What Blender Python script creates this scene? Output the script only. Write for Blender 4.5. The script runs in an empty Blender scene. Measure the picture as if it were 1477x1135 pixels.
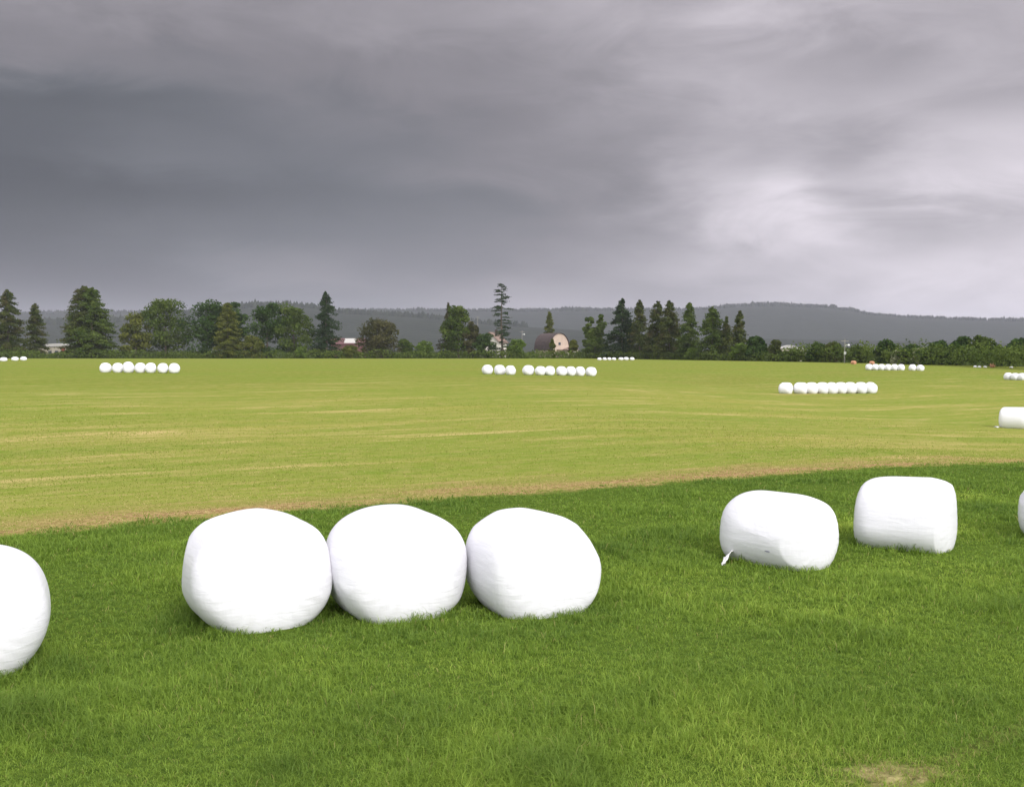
import bpy, math, random
import numpy as np
random.seed(7)
rng = np.random.default_rng(11)
PI = math.pi
sc = bpy.context.scene
COL = sc.collection

# ------------------------------------------------------------------ camera geometry
W0, H0, F0 = 1477.0, 1135.0, 1449.0
HOR = 505.0                                   # row of the true horizon in the photograph
CH = 2.87                                     # eye height above the field
PITCH = math.atan((H0 / 2 - HOR) / F0)        # camera looks slightly down
EXPO = 0.8
EG = 2 ** EXPO

def ray(px, py):
    dx = (px - W0 / 2) / F0; dz = -(py - H0 / 2) / F0; dy = 1.0
    c, s = math.cos(-PITCH), math.sin(-PITCH)
    return (dx, dy * c - dz * s, dy * s + dz * c)

def ss(v, a, b):
    t = np.clip((np.asarray(v, float) - a) / (b - a), 0, 1)
    return t * t * (3 - 2 * t)

def terr(x, y):
    x = np.asarray(x, float); y = np.asarray(y, float)
    z = -1.15 * ss(x, 2, 27) * ss(y, 8, 46) * (1 - ss(y, 105, 215))
    z = z + 0.035 * np.sin(x * .31 + y * .17) * ss(np.hypot(x, y), 5, 30) * (1 - ss(y, 150, 300))
    return z

def ground_at(px, py):
    d = ray(px, py); t = 1.0
    lo, hi = 1.0, 6000.0
    t = lo
    while t < hi:
        if CH + d[2] * t < float(terr(d[0] * t, d[1] * t)): break
        t *= 1.01
    a, b = t / 1.01, t
    for _ in range(30):
        m = (a + b) / 2
        if CH + d[2] * m < float(terr(d[0] * m, d[1] * m)): b = m
        else: a = m
    return np.array([d[0] * a, d[1] * a, CH + d[2] * a])

def at_depth(px, py, Y):
    d = ray(px, py); k = Y / d[1]
    return np.array([d[0] * k, Y, CH + d[2] * k])

def project(P):
    P = np.asarray(P, float); c, s = math.cos(PITCH), math.sin(PITCH)
    x = P[..., 0]; y = P[..., 1]; z = P[..., 2] - CH
    yy = y * c - z * s; zz = y * s + z * c
    return W0 / 2 + F0 * x / yy, H0 / 2 - F0 * zz / yy

def edge_row(px):                              # picture row where the field ends
    return float(np.interp(px, [-400, 850, 900, 1200, 1477, 1900], [517, 517.2, 517.8, 523, 529.6, 540]))

def edge_pt(px): return ground_at(px, edge_row(px))

# ------------------------------------------------------------------ noise
_P = rng.random((256, 256))
def vnoise(x, y):
    x = np.asarray(x, float); y = np.asarray(y, float)
    xi = np.floor(x).astype(int); yi = np.floor(y).astype(int)
    fx = x - xi; fy = y - yi; fx = fx * fx * (3 - 2 * fx); fy = fy * fy * (3 - 2 * fy)
    g = lambda a, b: _P[a % 256, b % 256]
    return (g(xi, yi) * (1 - fx) + g(xi + 1, yi) * fx) * (1 - fy) + (g(xi, yi + 1) * (1 - fx) + g(xi + 1, yi + 1) * fx) * fy
def fbm(x, y, o=3):
    s = 0; a = 1; n = 0
    for i in range(o):
        s = s + a * vnoise(x * 2 ** i + 17.3 * i, y * 2 ** i + 5.1 * i); n += a; a *= .5
    return s / n

# ------------------------------------------------------------------ object helpers
def tag(o, label=None, cat=None, group=None, kind=None):
    if label: o['label'] = label
    if cat: o['category'] = cat
    if group: o['group'] = group
    if kind: o['kind'] = kind
    return o

def link(name, me, mat=None, parent=None):
    o = bpy.data.objects.new(name, me); COL.objects.link(o)
    if mat: me.materials.append(mat)
    if parent: o.parent = parent
    return o

def empty(name, loc):
    o = bpy.data.objects.new(name, None); COL.objects.link(o); o.location = [float(v) for v in loc]
    o.empty_display_size = .3
    return o

def mesh_np(name, verts, loops, totals, smooth=False, attrs=None):
    me = bpy.data.meshes.new(name)
    verts = np.ascontiguousarray(verts, np.float32); loops = np.ascontiguousarray(loops, np.int32)
    totals = np.ascontiguousarray(totals, np.int32)
    me.vertices.add(len(verts)); me.vertices.foreach_set('co', verts.ravel())
    me.loops.add(len(loops)); me.loops.foreach_set('vertex_index', loops)
    me.polygons.add(len(totals))
    st = np.zeros(len(totals), np.int32); st[1:] = np.cumsum(totals)[:-1]
    me.polygons.foreach_set('loop_start', st)
    me.update(calc_edges=True)
    if smooth: me.polygons.foreach_set('use_smooth', np.ones(len(totals), bool))
    for k, v in (attrs or {}).items():
        a = me.attributes.new(k, 'FLOAT', 'POINT'); a.data.foreach_set('value', np.ascontiguousarray(v, np.float32))
    me.validate(); return me

def grid_mesh(name, X, Y, Z, wrap=False, smooth=True):
    n, m = X.shape; V = np.stack([X, Y, Z], -1).reshape(-1, 3)
    idx = np.arange(n * m).reshape(n, m)
    if wrap: idx = np.concatenate([idx, idx[:, :1]], 1)
    F = np.stack([idx[:-1, :-1], idx[:-1, 1:], idx[1:, 1:], idx[1:, :-1]], -1).reshape(-1, 4)
    return mesh_np(name, V, F.ravel(), np.full(len(F), 4), smooth)

class MB:
    def __init__(s): s.v = []; s.f = []
    def add(s, v, f):
        b = len(s.v); s.v += [tuple(map(float, p)) for p in v]; s.f += [tuple(i + b for i in q) for q in f]
    def box(s, x0, x1, y0, y1, z0, z1):
        s.add([(x0,y0,z0),(x1,y0,z0),(x1,y1,z0),(x0,y1,z0),(x0,y0,z1),(x1,y0,z1),(x1,y1,z1),(x0,y1,z1)],
              [(0,3,2,1),(4,5,6,7),(0,1,5,4),(1,2,6,5),(2,3,7,6),(3,0,4,7)])
    def tube(s, pts, rad, n=8):
        pts = [np.array(p, float) for p in pts]; v = []
        for i, p in enumerate(pts):
            d = pts[min(i + 1, len(pts) - 1)] - pts[max(i - 1, 0)]; d /= np.linalg.norm(d) + 1e-9
            a = np.cross(d, (0, 1, 0) if abs(d[1]) < .9 else (1, 0, 0)); a /= np.linalg.norm(a); b = np.cross(d, a)
            for k in range(n):
                t = 2 * PI * k / n; v.append(p + rad[i] * (a * math.cos(t) + b * math.sin(t)))
        f = []
        for i in range(len(pts) - 1):
            for k in range(n):
                f.append((i*n+k, i*n+(k+1)%n, (i+1)*n+(k+1)%n, (i+1)*n+k))
        f.append(tuple(range(n))); f.append(tuple(reversed(range((len(pts)-1)*n, len(pts)*n))))
        s.add(v, f)
    def prism(s, prof, y0, y1):                # (x, z) outline, extruded along y
        n = len(prof)
        s.add([(x, y0, z) for x, z in prof] + [(x, y1, z) for x, z in prof],
              [tuple(range(n)), tuple(reversed(range(n, 2*n)))] + [(i, i+n, (i+1)%n+n, (i+1)%n) for i in range(n)])
    def build(s, name, mat, parent=None, smooth=False):
        me = bpy.data.meshes.new(name); me.from_pydata(s.v, [], s.f); me.update()
        if smooth: me.polygons.foreach_set('use_smooth', [True] * len(me.polygons))
        return link(name, me, mat, parent)

# ------------------------------------------------------------------ node helpers
class NT:
    def __init__(s, tree): s.t = tree; s.n = tree.nodes; s.l = tree.links; s.n.clear()
    def node(s, ty, **kw):
        n = s.n.new(ty)
        for k, v in kw.items():
            if hasattr(n, k): setattr(n, k, v)
            else: s.put(n.inputs[k.replace('_', ' ')], v)
        return n
    def put(s, sock, v):
        if isinstance(v, bpy.types.NodeSocket): s.l.new(v, sock)
        else: sock.default_value = v
    def m(s, op, a, b=None, c=None, clamp=False):
        n = s.n.new('ShaderNodeMath'); n.operation = op; n.use_clamp = clamp
        for i, v in enumerate((a, b, c)):
            if v is not None: s.put(n.inputs[i], v)
        return n.outputs[0]
    def mix(s, f, a, b, mode='MIX'):
        n = s.n.new('ShaderNodeMix'); n.data_type = 'RGBA'; n.blend_type = mode; n.clamp_factor = True
        s.put(n.inputs[0], f)
        for i, v in ((6, a), (7, b)):
            if isinstance(v, tuple) and len(v) == 3: v = v + (1,)
            s.put(n.inputs[i], v)
        return n.outputs[2]
    def rng(s, v, a, b, c=0.0, d=1.0, smooth=False):
        n = s.n.new('ShaderNodeMapRange'); n.interpolation_type = 'SMOOTHSTEP' if smooth else 'LINEAR'
        for i, q in enumerate((v, a, b, c, d)): s.put(n.inputs[i], q)
        return n.outputs[0]
    def noise(s, vec, scale, detail=3, rough=.5, dist=0):
        n = s.n.new('ShaderNodeTexNoise'); s.put(n.inputs['Vector'], vec)
        n.inputs['Scale'].default_value = scale; n.inputs['Detail'].default_value = detail
        n.inputs['Roughness'].default_value = rough; n.inputs['Distortion'].default_value = dist
        return n.outputs[0]
    def comb(s, x, y, z):
        n = s.n.new('ShaderNodeCombineXYZ')
        for i, v in enumerate((x, y, z)): s.put(n.inputs[i], v)
        return n.outputs[0]
    def sep(s, v):
        n = s.n.new('ShaderNodeSeparateXYZ'); s.put(n.inputs[0], v); return n.outputs
    def attr(s, name):
        n = s.n.new('ShaderNodeAttribute'); n.attribute_name = name; return n.outputs['Fac']
    def bump(s, h, strength, dist):
        n = s.n.new('ShaderNodeBump'); s.put(n.inputs['Height'], h); n.inputs['Strength'].default_value = strength
        n.inputs['Distance'].default_value = dist; return n.outputs[0]

def material(name):
    m = bpy.data.materials.new(name); m.use_nodes = True; return m, NT(m.node_tree)

def principled(nt, col, rough=.8, normal=None, spec=.3, metal=0, out=True):
    p = nt.n.new('ShaderNodeBsdfPrincipled')
    nt.put(p.inputs['Base Color'], col + (1,) if isinstance(col, tuple) and len(col) == 3 else col)
    nt.put(p.inputs['Roughness'], rough); p.inputs['Specular IOR Level'].default_value = spec
    p.inputs['Metallic'].default_value = metal
    if normal: nt.put(p.inputs['Normal'], normal)
    if out:
        o = nt.n.new('ShaderNodeOutputMaterial'); nt.l.new(p.outputs[0], o.inputs[0])
    return p

def simple(name, c, rough=.8, vary=.25, scale=3.0):
    m, nt = material(name)
    tc = nt.n.new('ShaderNodeTexCoord').outputs['Object']
    n = nt.noise(tc, scale, 4)
    col = nt.mix(nt.rng(n, .3, .7), tuple(x * (1 - vary) for x in c), tuple(min(1, x * (1 + vary)) for x in c))
    principled(nt, col, rough, nt.bump(n, .3, .02)); return m

def leafmat(name, dark, light, trans=.25, warm=None):
    m, nt = material(name)
    t = nt.attr('tint')
    col = nt.mix(t, dark, light)
    if warm:
        tc = nt.n.new('ShaderNodeTexCoord').outputs['Object']
        col = nt.mix(nt.rng(nt.noise(tc, .25, 2), .5, .72), col, warm)
    d = nt.node('ShaderNodeBsdfDiffuse'); nt.put(d.inputs[0], col)
    tr = nt.node('ShaderNodeBsdfTranslucent'); nt.put(tr.inputs[0], col)
    mx = nt.n.new('ShaderNodeMixShader'); mx.inputs[0].default_value = trans
    nt.l.new(d.outputs[0], mx.inputs[1]); nt.l.new(tr.outputs[0], mx.inputs[2])
    o = nt.n.new('ShaderNodeOutputMaterial'); nt.l.new(mx.outputs[0], o.inputs[0]); return m

# ------------------------------------------------------------------ world: storm cloud over a thin clear sky
SUN_AZ, SUN_EL = math.radians(148), math.radians(36)     # azimuth clockwise from +Y: behind, to the right
w = bpy.data.worlds.new('World'); sc.world = w; w.use_nodes = True
nt = NT(w.node_tree)
gen = nt.n.new('ShaderNodeTexCoord').outputs['Generated']
X, Y, Z = nt.sep(gen)[:3]
stv = nt.comb(X, Y, nt.m('MULTIPLY', Z, 3.2))
n1 = nt.noise(stv, 1.7, 4, .55); n2 = nt.noise(stv, 4.3, 5, .55, .3); n3 = nt.noise(nt.comb(X, Y, nt.m('MULTIPLY', Z, 5.0)), 3.1, 7, .6, .5); n4 = nt.noise(nt.comb(X, Y, nt.m('MULTIPLY', Z, 2.9)), 6.5, 8, .6, .7); n5 = nt.noise(nt.comb(nt.m('ADD', X, 9.3), Y, nt.m('MULTIPLY', Z, 3.0)), 4.2, 6, .58)
az = nt.m('ARCTAN2', X, Y); el = nt.m('ARCSINE', Z)
az = nt.m('ADD', az, nt.m('MULTIPLY', nt.m('SUBTRACT', n1, .5), .10))
az = nt.m('ADD', az, nt.m('MULTIPLY', nt.m('SUBTRACT', n5, .5), .26))
el = nt.m('ADD', el, nt.m('MULTIPLY', nt.m('SUBTRACT', n4, .5), .07))
def pix(px, py):
    d = ray(px, py); return math.atan2(d[0], d[1]), math.atan2(d[2], math.hypot(d[0], d[1]))
# cloud brightness by bearing, one band per height above the horizon (picture columns and rows -> bearings and heights)
SKYX = [20, 200, 400, 600, 740, 900, 1000, 1080, 1150, 1230, 1310, 1430]
SKYT = {
  30: [142, 145, 147, 154, 162, 172, 184, 191, 182, 178, 176, 177],
 100: [128, 130, 136, 142, 146, 162, 175, 177, 173, 169, 168, 181],
 170: [112, 118, 128, 133, 140, 156, 170, 181, 184, 178, 188, 191],
 230: [112, 124, 127, 134, 142, 155, 178, 180, 186, 178, 190, 205],
 290: [115, 119, 126, 133, 139, 152, 186, 210, 224, 196, 190, 206],
 340: [122, 132, 138, 142, 148, 160, 180, 203, 212, 202, 190, 201],
 390: [128, 140, 157, 153, 160, 178, 188, 193, 199, 205, 207, 214],
 430: [138, 147, 156, 160, 166, 176, 184, 190, 198, 203, 208, 213]}
SKYCAL = {30: [0.0127, -0.0025, -0.0352, -0.0322, -0.0417, -0.0221, 0.0136, 0.0596, -0.0032, 0.0391, 0.0284, 0.0048], 100: [-0.0111, -0.0573, -0.065, -0.0539, -0.0795, -0.0596, 0.0008, -0.0281, -0.0348, -0.0431, -0.0925, -0.0257], 170: [-0.1027, -0.0965, -0.0795, -0.0857, -0.0959, -0.0751, -0.0331, -0.0259, 0.0043, -0.0722, -0.0077, -0.12], 230: [-0.1194, -0.0869, -0.1082, -0.1057, -0.094, -0.0993, 0.0295, -0.0764, -0.0146, -0.1344, -0.1361, 0.0083], 290: [-0.1624, -0.1494, -0.1355, -0.1305, -0.1353, -0.1231, -0.0171, -0.0217, 0.1571, -0.0092, -0.022, 0.1257], 340: [-0.202, -0.1595, -0.1593, -0.1493, -0.144, -0.1364, -0.1305, -0.0231, 0.0388, -0.0312, -0.1417, -0.0301], 390: [-0.3139, -0.2155, -0.1269, -0.1932, -0.1866, -0.1028, -0.0975, -0.0799, -0.0561, -0.0461, -0.0645, 0.0079], 430: [-0.2581, -0.2565, -0.234, -0.2246, -0.0783, -0.1646, -0.1085, -0.1181, -0.0557, -0.0826, -0.0992, 0.012]}
def s2l(v):
    v /= 255.0
    return v / 12.92 if v <= .04045 else ((v + .055) / 1.055) ** 2.4
azn = nt.rng(az, -.62, .62)
rows_ = sorted(SKYT)
prev = None
for ry in rows_:
    rp = nt.n.new('ShaderNodeValToRGB'); cr_ = rp.color_ramp; cr_.interpolation = 'B_SPLINE'
    nt.l.new(azn, rp.inputs[0])
    cal = SKYCAL.get(ry, [0] * len(SKYX))
    for i, (cx, tv) in enumerate(zip(SKYX, SKYT[ry])):
        a, e = pix(cx, ry); p_ = (a + .62) / 1.24
        el_ = cr_.elements[i] if i < 2 else cr_.elements.new(p_)
        el_.position = p_
        v_ = max(.02, s2l(tv) + cal[i]); el_.color = (v_, v_, v_, 1)
    if prev is None: lum = rp.outputs[0]
    else:
        e0 = pix(740, prev)[1]; e1_ = pix(740, ry)[1]
        lum = nt.mix(nt.rng(el, e0, e1_, 0, 1, True), lum, rp.outputs[0])
    prev = ry
lum = nt.m('MULTIPLY', lum, nt.m('ADD', 1.0, nt.m('MULTIPLY', nt.m('SUBTRACT', n3, .5), .30)))
lum = nt.m('MULTIPLY', lum, nt.m('ADD', 1.0, nt.m('MULTIPLY', nt.m('SUBTRACT', n4, .5), nt.rng(lum, .12, .45, .28, .85))))
lum = nt.m('MULTIPLY', lum, nt.m('ADD', 1.0, nt.m('MULTIPLY', nt.m('SUBTRACT', n2, .5), .18)))
# thinner, brighter cloud overhead and behind the viewer
kd = nt.m('ADD', nt.m('ADD', nt.m('MULTIPLY', X, .25), nt.m('MULTIPLY', Y, -.80)), nt.m('MULTIPLY', Z, .55))
wk = nt.rng(kd, -.45, .35, 0, 1, True)
bright = nt.m('MULTIPLY', nt.m('ADD', .8, nt.m('MULTIPLY', n2, .5)), 1.6)
bluish = nt.rng(lum, .10, .19)
ctint = nt.mix(bluish, (.97, .985, 1.09), (1.05, .97, 1.05))
ccol = nt.mix(1.0, ctint, nt.comb(lum, lum, lum), 'MULTIPLY')
bcol = nt.mix(1.0, (1.0, .99, 1.02), nt.comb(bright, bright, bright), 'MULTIPLY')
cloud = nt.mix(wk, ccol, bcol)
cloud = nt.mix(1.0, cloud, (1 / EG, 1 / EG, 1 / EG), 'MULTIPLY')
sky = nt.n.new('ShaderNodeTexSky'); sky.sky_type = 'NISHITA'; sky.sun_disc = False
sky.sun_elevation = SUN_EL; sky.sun_rotation = SUN_AZ
skc = nt.mix(1.0, sky.outputs[0], (.07, .07, .07), 'MULTIPLY')
fin = nt.mix(.96, skc, cloud)
bg = nt.n.new('ShaderNodeBackground'); nt.put(bg.inputs[0], fin); bg.inputs[1].default_value = 1.0
wo = nt.n.new('ShaderNodeOutputWorld'); nt.l.new(bg.outputs[0], wo.inputs[0])

sl = bpy.data.lights.new('sun', 'SUN'); sl.energy = 1.5; sl.angle = math.radians(22); sl.color = (1, .965, .92)
so = bpy.data.objects.new('sun', sl); COL.objects.link(so)
so.rotation_euler = (PI / 2 - SUN_EL, 0, PI - SUN_AZ)   # shines from SUN_AZ
so.location = (20, -20, 30)

# ------------------------------------------------------------------ field boundaries in world space
A = ground_at(0, 772)[:2]; B = ground_at(1477, 668)[:2]
sdir = (B - A) / np.linalg.norm(B - A); tdir = np.array([-sdir[1], sdir[0]])     # tdir points away from the viewer
if tdir[1] < 0: tdir = -tdir
OFF = float(A @ tdir)
def tcoord(x, y): return x * tdir[0] + y * tdir[1] - OFF
def scoord(x, y): return x * sdir[0] + y * sdir[1]
TR0 = ground_at(1270, 1135)[:2]; TR1 = ground_at(1477, 1050)[:2]; TRD = (TR1 - TR0) / np.linalg.norm(TR1 - TR0)
def track(x, y):                              # worn track in the corner of the lush strip
    dx = x - TR0[0]; dy = y - TR0[1]
    return np.abs(dx * TRD[1] - dy * TRD[0])
BARE = ground_at(1285, 1116)[:2]

# ------------------------------------------------------------------ ground sheet
m_ground, nt = material('field_soil_and_turf')
pos = nt.n.new('ShaderNodeNewGeometry').outputs['Position']
px_, py_, pz_ = nt.sep(pos)[:3]
T = nt.m('SUBTRACT', nt.m('ADD', nt.m('MULTIPLY', px_, float(tdir[0])), nt.m('MULTIPLY', py_, float(tdir[1]))), OFF)
S = nt.m('ADD', nt.m('MULTIPLY', px_, float(sdir[0])), nt.m('MULTIPLY', py_, float(sdir[1])))
nb = nt.noise(pos, .9, 4)
Tn = nt.m('ADD', T, nt.m('MULTIPLY', nt.m('SUBTRACT', nb, .5), 1.4))
streak = nt.noise(nt.comb(nt.m('MULTIPLY', S, .05), nt.m('MULTIPLY', T, .42), 0), 1.0, 8, .72, .5)
streak2 = nt.noise(nt.comb(nt.m('MULTIPLY', S, .22), nt.m('MULTIPLY', T, 1.1), 3), 1.0, 7, .72)
patch = nt.noise(pos, .055, 4, .55)
fine = nt.noise(pos, 9.0, 5, .7); fine2 = nt.noise(nt.comb(nt.m('MULTIPLY', S, 1.2), nt.m('MULTIPLY', T, 3.0), 0), 1.0, 5, .7)
far = nt.rng(T, 22, 85, 0, 1, True)
green = nt.mix(far, (.150, .222, .030), (.108, .180, .017))
green = nt.mix(nt.rng(streak, .35, .62), green, nt.mix(far, (.255, .262, .052), (.132, .172, .019)))
green = nt.mix(nt.rng(fine2, .4, .75), green, (.36, .29, .11))
green = nt.mix(nt.m('MULTIPLY', nt.rng(patch, .35, .7), .5), green, (.15, .225, .03))
strawm = nt.m('MULTIPLY', nt.rng(streak, .48, .60), nt.rng(streak2, .43, .57))
strawm = nt.m('MULTIPLY', strawm, nt.rng(nt.noise(pos, .11, 3), .38, .6))
strawm = nt.m('MULTIPLY', strawm, nt.rng(T, 45, 110, .85, .12))
green = nt.mix(strawm, green, (.50, .38, .17))
nw_ = nt.noise(nt.comb(nt.m('MULTIPLY', S, .25), nt.m('MULTIPLY', T, .6), 7), 1.0, 4, .6)
Tw = nt.m('ADD', T, nt.m('MULTIPLY', nt.m('SUBTRACT', nw_, .5), 5.0))
wind = nt.m('MULTIPLY', nt.rng(Tn, -.5, .2, 0, 1, True), nt.rng(Tw, .6, 2.4, 1, 0, True))
wind = nt.m('MULTIPLY', wind, nt.rng(streak2, .38, .58, .25, 1))
green = nt.mix(wind, green, nt.mix(nt.rng(fine, .38, .62), (.20, .115, .055), (.44, .31, .15)))
lush = nt.mix(nt.rng(fine, .35, .65), (.045, .080, .014), (.11, .16, .025))
lf = nt.rng(Tn, -.35, .1, 1, 0, True)
col = nt.mix(lf, green, lush)
# bare straw patch and worn track by the lower corner
dx = nt.m('SUBTRACT', px_, float(TR0[0])); dy = nt.m('SUBTRACT', py_, float(TR0[1]))
trk = nt.m('ABSOLUTE', nt.m('SUBTRACT', nt.m('MULTIPLY', dx, float(TRD[1])), nt.m('MULTIPLY', dy, float(TRD[0]))))
trk = nt.m('ADD', trk, nt.m('MULTIPLY', nt.m('SUBTRACT', nb, .5), .35))
tm = nt.m('MULTIPLY', nt.rng(trk, .03, .12, .25, 0, True), lf)
col = nt.mix(tm, col, nt.mix(nt.rng(fine, .4, .6), (.12, .09, .04), (.32, .26, .11)))
bx_ = nt.m('DIVIDE', nt.m('SUBTRACT', px_, float(BARE[0])), .42); by_ = nt.m('DIVIDE', nt.m('SUBTRACT', py_, float(BARE[1])), .22)
bq = nt.m('ADD', nt.m('ADD', nt.m('MULTIPLY', bx_, bx_), nt.m('MULTIPLY', by_, by_)), nt.m('MULTIPLY', nt.m('SUBTRACT', nt.noise(pos, 5, 4), .5), 4.0))
col = nt.mix(nt.rng(bq, .0, 1.3, .75, 0, True), col, nt.mix(nt.rng(fine, .4, .6), (.22, .17, .08), (.46, .38, .18)))
# rough ground beyond the far edge
e1, e2 = edge_pt(300)[:2], edge_pt(860)[:2]
farmask = nt.rng(py_, float(e1[1]) + .5, float(e1[1]) + 3)
e3, e4 = edge_pt(900)[:2], edge_pt(1477)[:2]; ed = (e4 - e3) / np.linalg.norm(e4 - e3); en = np.array([-ed[1], ed[0]])
dd = nt.m('SUBTRACT', nt.m('ADD', nt.m('MULTIPLY', px_, float(en[0])), nt.m('MULTIPLY', py_, float(en[1]))), float(e3 @ en))
farmask = nt.m('MAXIMUM', farmask, nt.rng(dd, .5, 3))
col = nt.mix(farmask, col, nt.mix(patch, (.03, .045, .015), (.07, .09, .03)))
bmp = nt.bump(nt.m('ADD', fine, fine2), .8, .06)
principled(nt, col, .95, bmp, .0)

def axis(a, b, near, far_):
    v = [0.0]; s = near
    while v[-1] < b: v.append(v[-1] + s); s = min(s * 1.09, far_)
    u = [0.0]; s = near
    while u[-1] > a: u.append(u[-1] - s); s = min(s * 1.09, far_)
    return np.array(sorted(set(u + v)))
gx = axis(-6500, 6500, .8, 250); gy = axis(-300, 9000, .8, 250)
GX, GY = np.meshgrid(gx, gy)
me = grid_mesh('ground', GX, GY, terr(GX, GY))
ground = link('ground', me, m_ground); tag(ground, kind='structure')

# ------------------------------------------------------------------ wrapped bales
m_wrap, nt = material('white_stretch_film')
oc = nt.n.new('ShaderNodeTexCoord').outputs['Object']
ox, oy, oz = nt.sep(oc)[:3]
wr = nt.noise(nt.comb(nt.m('MULTIPLY', ox, 1.2), nt.m('MULTIPLY', oy, 1.2), nt.m('MULTIPLY', oz, 7)), 2.2, 5, .6, .6)
bandn = nt.noise(nt.comb(nt.m('MULTIPLY', ox, 9), oy, oz), 1.0, 3, .5)
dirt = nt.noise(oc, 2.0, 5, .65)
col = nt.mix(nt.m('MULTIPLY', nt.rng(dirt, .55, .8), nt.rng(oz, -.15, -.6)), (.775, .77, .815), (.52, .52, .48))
h = nt.m('ADD', nt.m('MULTIPLY', wr, .6), nt.m('MULTIPLY', bandn, .5))
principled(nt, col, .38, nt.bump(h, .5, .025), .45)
m_tear = simple('torn_film_hole', (.36, .36, .45), .7)
m_scrap = simple('loose_film', (.80, .79, .80), .6)
m_hay = simple('bare_orange_hay', (.50, .25, .15), .9)

def bale_verts(R, L, n=2.8, slope=0.0, dents=(), seed=0, nu=72, nv=44, yaw=0.0, sag=.15, soft=.012, wide=1.0, m=2.25, facets=9, bel=.0):
    r = np.random.default_rng(seed)
    u = np.linspace(0, 2 * PI, nu, endpoint=False); v = np.linspace(-PI / 2, PI / 2, nv)
    # denser rows near the shoulders
    U, Vv = np.meshgrid(u, v)
    cx = np.sign(np.sin(Vv)) * np.abs(np.sin(Vv)) ** (2 / n); cr = np.abs(np.cos(Vv)) ** (2 / n)
    X = cx * L / 2; cu, su = np.cos(U), np.sin(U)
    Yy = cr * R * np.sign(cu) * np.abs(cu) ** (2 / m); Zz = cr * R * np.sign(su) * np.abs(su) ** (2 / np.where(su > 0, m, 1.95))
    Yy = np.where(su > 0, Yy, cr * R * np.sign(cu) * np.abs(cu) ** (2 / (2.0 + (m - 2.0) * np.exp(su * 3))))
    # end faces bulge a little
    X = X * (1 + .05 * (1 - cr ** 2))
    ph = r.random(8) * 6.28
    lump = soft * (np.sin(U * 3 + ph[0] + 2 * Vv) + np.sin(U * 5 + ph[1] - 3 * Vv) * .6 + np.sin(U * 2 + ph[2] + 5 * Vv))
    Yy *= 1 + lump; Zz *= 1 + lump * .8
    # the film pulls flat facets across the shoulders
    for q in range(facets):
        dv = r.normal(size=3); dv[2] = dv[2] if dv[2] > -.3 else -dv[2]; dv /= np.linalg.norm(dv)
        pr = X * dv[0] + Yy * dv[1] + Zz * dv[2]; lim = pr.max() * (.90 + .06 * r.random())
        ex_ = np.maximum(pr - lim, 0) * .62
        X = X - ex_ * dv[0]; Yy = Yy - ex_ * dv[1]; Zz = Zz - ex_ * dv[2]
    # film gathered in faint pleats on the end faces
    pl = .0035 * np.sin(U * 23 + ph[3]) * (np.abs(Vv) > .9) * np.cos(Vv)
    X = X + np.sign(Vv) * pl
    # sag: flat underside, belly pushed outwards
    zb = -R * (1 - sag * 1.6)
    low = Zz < zb; Zz = np.where(low, zb + (Zz - zb) * .12, Zz)
    belly = 1 + bel * np.exp(-((Zz + .45 * R) / (.5 * R)) ** 2)
    Yy *= belly; X = X * (1 + (belly - 1) * .5); Yy = Yy * wide
    # rotate, then lean and dent in the world's directions
    c, s = math.cos(yaw), math.sin(yaw)
    X, Yy = X * c - Yy * s, X * s + Yy * c
    Zz = Zz - Zz.min()
    Zz = Zz * (1 - slope * X / R)
    for (dx, dy, dz, dr, da) in dents:          # centre as fractions of R, dz as a fraction of the height
        d2 = (X - dx * R) ** 2 + (Yy - dy * R) ** 2 + (Zz - dz * 2 * R) ** 2
        k = 1 - da * np.exp(-d2 / (dr * R) ** 2)
        X = X * k; Yy = Yy * k; Zz = (Zz - R) * k + R
        Zz = np.maximum(Zz, 0)
    return X, Yy, Zz

def fit_bale(cx, yb, wpx, hpx, n, yaw, slope=0, dents=(), seed=0, kL=None, sink=.075, **kw):
    R = .62; L = 1.2; wide = 1.0; g = ground_at(cx, yb - 2); loc = g + np.array([0, R, 0])
    for it in range(40):
        X, Yy, Zz = bale_verts(R, L, n, slope, dents, seed, 48, 30, yaw, wide=wide, **kw)
        gz = float(terr(loc[0], loc[1])) - sink
        P = np.stack([X + loc[0], Yy + loc[1], Zz + gz], -1)
        u, v = project(P)
        vis = P[..., 2] > gz + sink
        bw = u.max() - u.min(); bh = v[vis].max() - v.min()
        R *= (hpx / bh) ** .5
        if kL: L = kL * R; wide *= (wpx / bw) ** .7
        else: L *= (wpx / bw) ** .8
        L = min(max(L, 1.0 * R), 3.4 * R)
        D = loc[1]
        loc[0] += (cx - (u.max() + u.min()) / 2) / F0 * D * .8
        loc[1] += (v[vis].max() - yb) * D * D / (F0 * CH) * .5
    return R, L, (loc[0], loc[1], gz), (bw, bh), wide

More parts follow.
